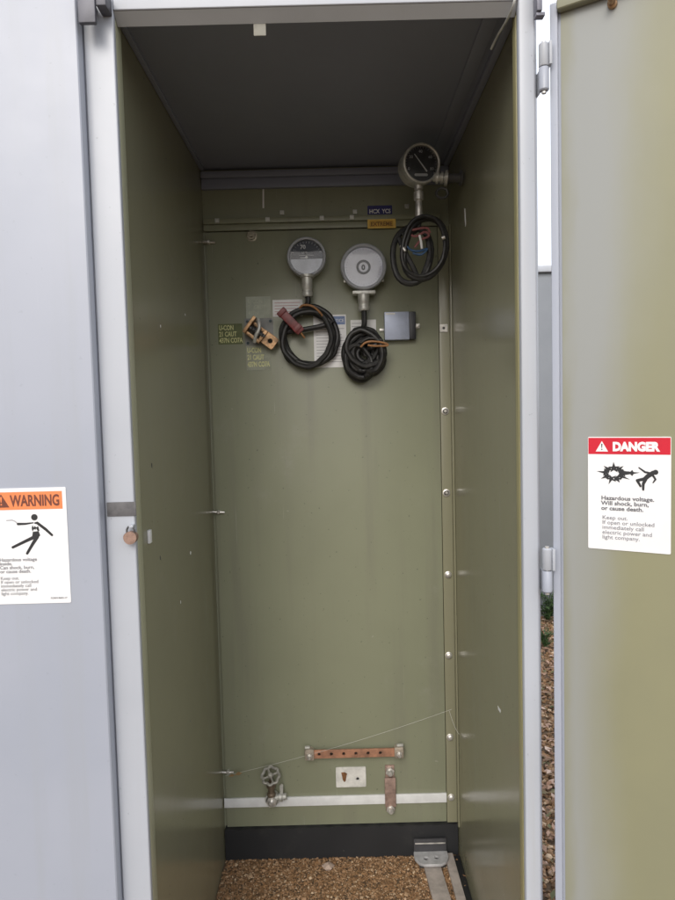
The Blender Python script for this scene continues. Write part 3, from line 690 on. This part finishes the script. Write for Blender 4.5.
# valve with handwheel on the bar
vl = thing('valve', (-.222, 1.905, .17), 'small valve with a spoked handwheel mounted on the left of the white bar', 'valve')
cw = Vector((-.2235, 1.888, .283)); axw = Vector((.0, -.62, .78)).normalized()
uw = Vector((1, 0, 0)); vw = axw.cross(uw)
m = MB(); m.tube([cw+(uw*math.cos(t)+vw*math.sin(t))*(.0250+.0018*math.cos(8*t)) for t in [2*math.pi*k/64 for k in range(64)]], .0045, 8, cyclic=True)
for k in range(4):
    t = k*math.pi/2+.4; m.tube([cw+axw*.001, cw+(uw*math.cos(t)+vw*math.sin(t))*.025], .0032, 6)
m.lathe([(0, -.004), (.0085, -.004), (.0085, .006), (.0055, .010), (0, .011)], cw, axw, 14)
m.build('handwheel', plain('worn_grey_iron', (.36, .35, .31), .5, .4, .45, 70, .2), vl)
m = MB(); m.tube([cw, (-.2245, 1.90, .262), (-.2245, 1.905, .235)], .006, 10)
m.lathe([(0, .212), (.013, .212), (.014, .218), (.010, .222), (.010, .238), (.0145, .240), (.0145, .250), (.008, .252), (0, .252)], (-.2245, 1.904, 0), (0, 0, 1), 16)
m.build('valve_stem', plain('brown_bronze', (.23, .18, .13), .45, .6, .4, 60), vl)
m = MB(); m.lathe([(0, 0), (.0205, 0), (.0215, .006), (.0215, .018), (.017, .024)], (-.223, PY-.007, .199), (0, -1, 0), 20).prism
m.lathe([(0, 0), (.009, 0), (.009, .014), (.014, .016), (.014, .024), (.010, .026), (.010, .036), (0, .036)], (-.215, 1.908, .204), (1, -.1, .12), 14)
m.build('valve_body', GALV, vl)
m = MB(frame((-.2235, PY-.031, .198))); m.prism(hexpts(.0165, .1), 0, .008); m.lathe([(.010, .008), (.0105, .012), (.006, .016), (0, .0165)], seg=14); m.build('cap_nut', STEEL, vl)
MB(frame((-.194, 1.907, .226))).prism([(-.004, -.01), (.004, -.012), (.006, .018), (.0, .022), (-.005, .016)], 0, .004).build('lever', GALV, vl)
# clamp strap on the bar
st = thing('clamp_strap', (.136, 1.92, .15), 'pinkish bronze clamp strap with a bolt above and below the white bar', 'clamp')
MB(frame((.1365, PY, 0))).box(-.014, .014, -.005, 0, .140, .162, .0015).box(-.017, .017, -.014, -.0068, .158, .250, .003).box(-.014, .014, -.005, 0, .248, .285, .0015).build('strap', PINKBR, st)
for z in (.268, .150):
    m = MB(frame((.1365, PY-.0052, z))); m.prism(hexpts(.0135, .3), 0, .009); m.lathe([(.0085, .009), (.0085, .018), (.0065, .021), (0, .0215)], seg=14); m.build('bolt', STEEL, st)

# floor bracket, flat bars, stone
fb = thing('foot_bracket', (.254, 1.89, 0), 'bent metal foot bracket with two holes standing against the black base', 'bracket')
MB().box(.203, .303, 1.905, 1.912, .004, .062, .002).build('upright', plain('dark_dusty_steel', (.055, .055, .06), .6, .2), fb)
pm = plate_mesh([(.203, 1.904), (.203, 1.875), (.214, 1.855), (.228, 1.848), (.278, 1.848), (.292, 1.856), (.303, 1.876), (.303, 1.904)], [(.236, 1.874, .008), (.268, 1.877, .008)], .006, .001)
MB().add_mesh(pm, Matrix.Translation((0, 0, .020))).build('foot_plate', plain('dusty_grey_steel', (.55, .55, .56), .55, .3), fb)
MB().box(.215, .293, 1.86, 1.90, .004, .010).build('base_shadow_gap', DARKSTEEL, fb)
MB().box(.207, .299, 1.902, 1.9045, .048, .052, .001).build('painted_lit_edge', STEEL, fb)  # bright strip painted as light catching the top of the upright
def flatbar(label, A, B, w, h):
    d = (Vector(B)-Vector(A)); L = d.length; an = math.atan2(d.y, d.x)
    X = Matrix.Translation(A) @ Matrix.Rotation(an, 4, 'Z')
    t = MB(X).box(0, L, -w/2, w/2, .002, h, .0015).build('flat_bar', STRAP)
    return tag(t, label, 'bar', 'dusty flat bars on the gravel')
flatbar('wide dusty flat bar on the gravel running forward from the foot bracket', (.252, 1.858, 0), (.285, 1.25, 0), .050, .012)
flatbar('narrow dusty flat bar on the gravel beside the right wall', (.309, 1.91, 0), (.318, 1.25, 0), .026, .014)
m = MB(); bmesh.ops.create_icosphere(m.bm, subdivisions=2, radius=1)
for v in m.bm.verts: v.co = Vector((-.058+v.co.x*.017*(1+.25*math.sin(5*v.co.y)), 1.872+v.co.y*.013, .008+v.co.z*.010*(1+.3*math.cos(4*v.co.x))))
tag(m.build('stone', STONE, smooth=20), 'pale pinkish stone lying alone on the brown gravel', 'stone')

# cobweb strands and a dry leaf scrap
def strand(label, A, B, sag, r=.0006):
    P = [(A[0]+(B[0]-A[0])*k/20, A[1]+(B[1]-A[1])*k/20, A[2]+(B[2]-A[2])*k/20-sag*4*(k/20)*(1-k/20)) for k in range(21)]
    tag(MB().tube(P, r, 5).build('cobweb_strand', WEB), label, 'cobweb', 'cobweb strands across the lower panel')
strand('long slack cobweb strand slanting up to the right over the copper busbar', (-.362, 1.905, .277), (.325, 1.905, .465), .012, .00042)
strand('short cobweb strand between the right bolts and the right wall', (.318, 1.905, .46), (.342, 1.88, .40), .01, .0005)
m = MB()
for x, z, s_ in ((-.342, .279, .010), (-.322, .284, .012)):
    m.bm.faces.new([m.bm.verts.new((x+a*s_, 1.902+c*.004, z+b*s_)) for a, b, c in ((-1, -.3, 0), (.1, -.6, 1), (1, .2, 0), (0, .7, -1))])
tag(m.build('dry_leaf', DRYLEAF), 'dry leaf scraps caught in the cobweb at the lower left', 'leaf')

# padlock hanging on the left post
pk = thing('padlock', (-.3615, 1.118, 1.146), 'small tarnished pinkish padlock hanging on the left door post', 'padlock')
pts = [(.0115*math.cos(t), (.0125 if math.sin(t) < 0 else .0095)*math.sin(t)) for t in [2*math.pi*k/28 for k in range(28)]]
MB(frame((-.3620, 1.1295, 1.157))).prism(pts, .003, .0155).build('lock_body', plain('tarnished_bronze', (.34, .22, .17), .5, .3, .35, 150, .2), pk)
sh = [(-.3620+.0065*math.cos(R(a)), 1.120, 1.167+.0085*math.sin(R(a))) for a in range(-20, 201, 20)]
MB().tube(sh, .0018, 8).build('shackle', DARKSTEEL, pk)
MB().box(-.364, -.3565, 1.117, YF-.0002, 1.173, 1.1775, .001).build('hasp', POST, pk)

# loose wire at the top right of the opening
w = MB().tube(spline([(.318, 1.128, 2.11), (.3165, 1.12, 2.06), (.313, 1.122, 2.035), (.3085, 1.15, 2.025), (.302, 1.185, 2.02), (.296, 1.21, 2.01)], 8), .0022, 8).build('loose_wire', GALV)
tag(w, 'thin grey loose wire dropping over the right end of the header', 'wire')

# ------------------------------------------------------------------ signs
# warning sign on the closed door: 135 x 200 mm
Fw = frame((-.599, 1.104, 1.0485))
ws = thing('warning_sign', (-.531, 1.104, 1.0485), 'white sign with orange WARNING band and shocked figure on the grey closed door', 'sign')
MB(Fw).prism(rrect(0, .135, 0, .2, .002, 3), .0003, .0011).build('sign_plate', WHITE, ws)
MB(Fw).prism([(.007, .163), (.1285, .163), (.1285, .1935), (.007, .1935)], .0009, .0014).build('orange_band', ORANGE, ws)
m = MB(Fw); text(m, 'WARNING', .040, .1695, .0265, .0017, width=.084, bold=.0007)
m.prism([(.011, .1675), (.038, .1675), (.0245, .1905)], .0013, .0017); m.build('lettering', BROWNINK, ws)
m = MB(Fw); m.prism([(.0228, .1855), (.0262, .1855), (.0252, .176), (.0238, .176)], .0016, .0019); m.prism(circle(.0245, .1725, .0014, 10), .0016, .0019); m.build('exclamation_mark', ORANGE, ws)
m = MB(Fw)
m.prism(circle(.0795, .1495, .0055), .001, .0015)
limb(m, [(.0800, .1395), (.0840, .1395), (.098, .128), (.1080, .118)], [.0014, .0024, .0024, .0020], .00125)
limb(m, [(.077, .1400), (.064, .1385), (.051, .1385)], [.0010, .0018, .0022], .00132)
m.prism([(.0755, .1245), (.0855, .1255), (.088, .118), (.082, .112), (.074, .116)], .001, .00142)
limb(m, [(.080, .1165), (.062, .1085), (.040, .0985)], [.0032, .0026, .0022], .00137)
limb(m, [(.0825, .1155), (.073, .1015), (.064, .0875)], [.0032, .0026, .0022], .00147)
m.prism([(.0755, .1360), (.0785, .1300), (.0750, .1250), (.0738, .1310)], .001, .0014)
m.prism([(.0850, .1350), (.0870, .1260), (.0840, .1255), (.0815, .1305)], .001, .0014)
m.prism([(.0785, .1345), (.0825, .1320), (.0800, .1275), (.0775, .1300)], .001, .0014)
m.build('pictogram', INK, ws)
m = MB(Fw); limb(m, [(.051, .1385), (.046, .1435), (.041, .1455), (.032, .1450)], [.001, .001, .001, .001], .0013); m.build('wire_pictogram', plain('light_grey_ink', (.42, .42, .44), .5), ws)
m = MB(Fw); text(m, 'Hazardous voltage\ninside.\nCan shock, burn,\nor cause death.', .016, .0745, .0082, .0015, line=.83, bold=.0001, width=.064)
text(m, 'Keep out.\nIf open or unlocked\nimmediately call\nelectric power and\nlight company.', .016, .0425, .0080, .0015, line=.83, width=.064)
m.build('small_print', plain('faded_grey_ink', (.26, .26, .28), .6), ws)
m = MB(Fw); text(m, 'FORM 8602-17', .1005, .0075, .0042, .0015, width=.028)
m.build('small_print', GREYINK, ws)
# danger sign on the open door: 125 x 190 mm
Fg = FD @ Matrix.Translation((.0575, .0043, 1.1215))
org = Fg.translation
ds = thing('danger_sign', org, 'white sign with red DANGER band and blast pictogram on the olive open door', 'sign')
MB(Fg).prism(rrect(0, .126, 0, .19, .002, 3), .0003, .0011).build('sign_plate', WHITE, ds)
MB(Fg).prism([(.0008, .161), (.1252, .161), (.1252, .1885), (.0008, .1885)], .0009, .0014).build('red_band', REDINK, ds)
m = MB(Fg); text(m, 'DANGER', .039, .1672, .0195, .0017, width=.071, bold=.0012)
m.prism([(.0125, .1655), (.032, .1655), (.0222, .183)], .0013, .0017); m.build('lettering', WINK, ds)
m = MB(Fg); m.prism([(.0212, .1785), (.0232, .1785), (.0227, .1715), (.0217, .1715)], .0016, .0019); m.prism(circle(.0222, .169, .0011, 10), .0016, .0019); m.build('exclamation_mark', INK, ds)
m = MB(Fg); c = (.041, .129)
random.seed(3)
for k in range(9):          # ring of jagged shards round a white middle
    a = 2*math.pi*k/9+.2; rr = .0115; px, pz = c[0]+rr*1.15*math.cos(a), c[1]+rr*.8*math.sin(a)
    P = []
    for j in range(10):
        b = 2*math.pi*j/10+a; q = (.0092 if k % 2 == 0 else .0075) if j % 2 == 0 else .0036
        if j == 0: q *= 1.35
        P.append((px+q*math.cos(b)*random.uniform(.8, 1.2), pz+q*.85*math.sin(b)*random.uniform(.8, 1.2)))
    m.prism(P, .001, .00135+.00002*k)
m.prism([(.052, .134), (.066, .1325), (.069, .1355), (.071, .132), (.080, .1315), (.071, .129), (.069, .1255), (.066, .1285), (.053, .126)], .001, .0017)
m.prism(circle(.1035, .1325, .0042, 14), .001, .00138)
limb(m, [(.100, .1315), (.0925, .126), (.087, .1205)], [.0036, .0036, .0032], .0014)
limb(m, [(.097, .1305), (.088, .1325), (.079, .1395)], [.0018, .0016, .001], .0015)
limb(m, [(.099, .1285), (.1035, .121), (.100, .1155)], [.0018, .0015, .0009], .00155)
limb(m, [(.087, .121), (.0765, .1185), (.0815, .109)], [.0028, .0022, .0016], .0016)
limb(m, [(.0885, .120), (.0855, .113), (.0855, .1035)], [.0028, .0022, .0016], .00166)
m.build('pictogram', INK, ds)
m = MB(Fg); text(m, 'Hazardous voltage.\nWill shock, burn,\nor cause death.', .021, .0845, .0094, .0015, line=.92, bold=.00022, width=.081); m.build('bold_print', GREYINK, ds)
m = MB(Fg); text(m, 'Keep out.\nIf open or unlocked\nimmediately call\nelectric power and\nlight company.', .0225, .0515, .0092, .0015, line=.90, width=.079); m.build('small_print', plain('pale_print_ink', (.24, .24, .27), .6), ds)

# ------------------------------------------------------------------ what shows through the gap by the hinge
fc = thing('utility_cabinet', (1.55, 4.65, 0), 'distant plain grey utility cabinet standing behind the open one', 'cabinet')
MB().box(.75, 2.35, 4.2, 5.1, .05, 2.22, .01).build('housing', FARGREY, fc)
MB().box(.73, 2.37, 4.17, 5.13, 2.221, 2.262, .008).build('roof', POST, fc)
MB().box(.7, 2.4, 4.15, 5.15, -.02, .049, .01).build('base', plain('concrete', (.3, .29, .27), .9), fc)
for x0 in (.77, 1.56):
    d = MB().box(x0, x0+.775, 4.185, 4.199, .12, 2.19, .004).build('door', FARGREY, fc)
    MB().box(x0+.70, x0+.72, 4.15, 4.184, 1.0, 1.16, .004).build('handle', DARKSTEEL, d)
def weed(x, y, h, n, label, seed):
    random.seed(seed); t = thing('weed', (x, y, 0), label, 'weed', 'weeds by the distant cabinet')
    lf, sm = MB(), MB()
    for k in range(n):
        a = random.uniform(0, 6.28); r = h*random.uniform(.15, .6); top = Vector((x+r*math.cos(a), y+r*math.sin(a), h*random.uniform(.4, 1)))
        P = spline([(x, y, 0), (x+.4*r*math.cos(a), y+.4*r*math.sin(a), top.z*.7), top], 4); sm.tube(P, .0025, 5)
        for j in range(7):
            p = P[2+j % (len(P)-2)]; b = random.uniform(0, 6.28); L = h*random.uniform(.12, .24)
            d = Vector((math.cos(b), math.sin(b), random.uniform(-.2, .6))).normalized(); q = d.cross(Vector((0, 0, 1))).normalized()*L*.3
            v = [p, p+d*L*.5+q, p+d*L, p+d*L*.5-q]; lf.bm.faces.new([lf.bm.verts.new(i) for i in v])
    sm.build('stem', LEAF, t); lf.build('leaves', LEAF, t)
weed(1.315, 4.07, .2, 26, 'leafy green weed at the foot of the distant cabinet', 1)
weed(1.155, 3.62, .12, 18, 'low green weed in the leaf litter nearer the hinge gap', 2)

# ------------------------------------------------------------------ light, sky, camera
SUN_EL, SUN_AZ = R(34), R(-12)      # sun behind the viewer, a little to the left
wd = bpy.data.worlds.new('World'); sc.world = wd; wd.use_nodes = True
nt = wd.node_tree; bg = nt.nodes['Background']
sky = nt.nodes.new('ShaderNodeTexSky'); sky.sky_type = 'NISHITA'; sky.sun_disc = False
to_sun = Vector((math.sin(SUN_AZ)*math.cos(SUN_EL), -math.cos(SUN_AZ)*math.cos(SUN_EL), math.sin(SUN_EL)))
sky.sun_elevation = SUN_EL; sky.sun_rotation = math.atan2(to_sun.x, to_sun.y)
sky.air_density = 1.0; sky.dust_density = 3.5; sky.ozone_density = 1.0
cl = mixrgb(nt, .72, sky.outputs[0], (8.6, 8.8, 9.3))        # thin bright cloud over the whole sky
nt.links.new(cl, bg.inputs['Color']); bg.inputs['Strength'].default_value = .13
sl = bpy.data.lights.new('sun', 'SUN'); sl.energy = 1.1; sl.angle = R(30); sl.color = (1, .965, .91)
so = bpy.data.objects.new('sun', sl); COL.objects.link(so)
so.rotation_euler = (-to_sun).to_track_quat('-Z', 'Y').to_euler(); so.location = (-2, -4, 6)

cam = bpy.data.cameras.new('camera'); cam.lens = 26.0; cam.sensor_width = 36; cam.clip_start = .02; cam.clip_end = 400
co = bpy.data.objects.new('camera', cam); COL.objects.link(co); sc.camera = co
p, r, y = R(3.27674925), R(-1.44476613), R(.04608712)
fwd = Vector((math.sin(y)*math.cos(p), math.cos(y)*math.cos(p), -math.sin(p)))
r0 = Vector((math.cos(y), -math.sin(y), 0)); u0 = r0.cross(fwd)
rt = r0*math.cos(r)+u0*math.sin(r); up = -r0*math.sin(r)+u0*math.cos(r)
M = Matrix.Identity(4)
for i in range(3): M[i][0] = rt[i]; M[i][1] = up[i]; M[i][2] = -fwd[i]
M[2][3] = 1.363
co.matrix_world = M
vs = sc.view_settings
vs.view_transform = 'Standard'; vs.look = 'None'; vs.exposure = .55; vs.gamma = 1; vs.use_curve_mapping = False
sc.cycles.max_bounces = 8; sc.cycles.diffuse_bounces = 5
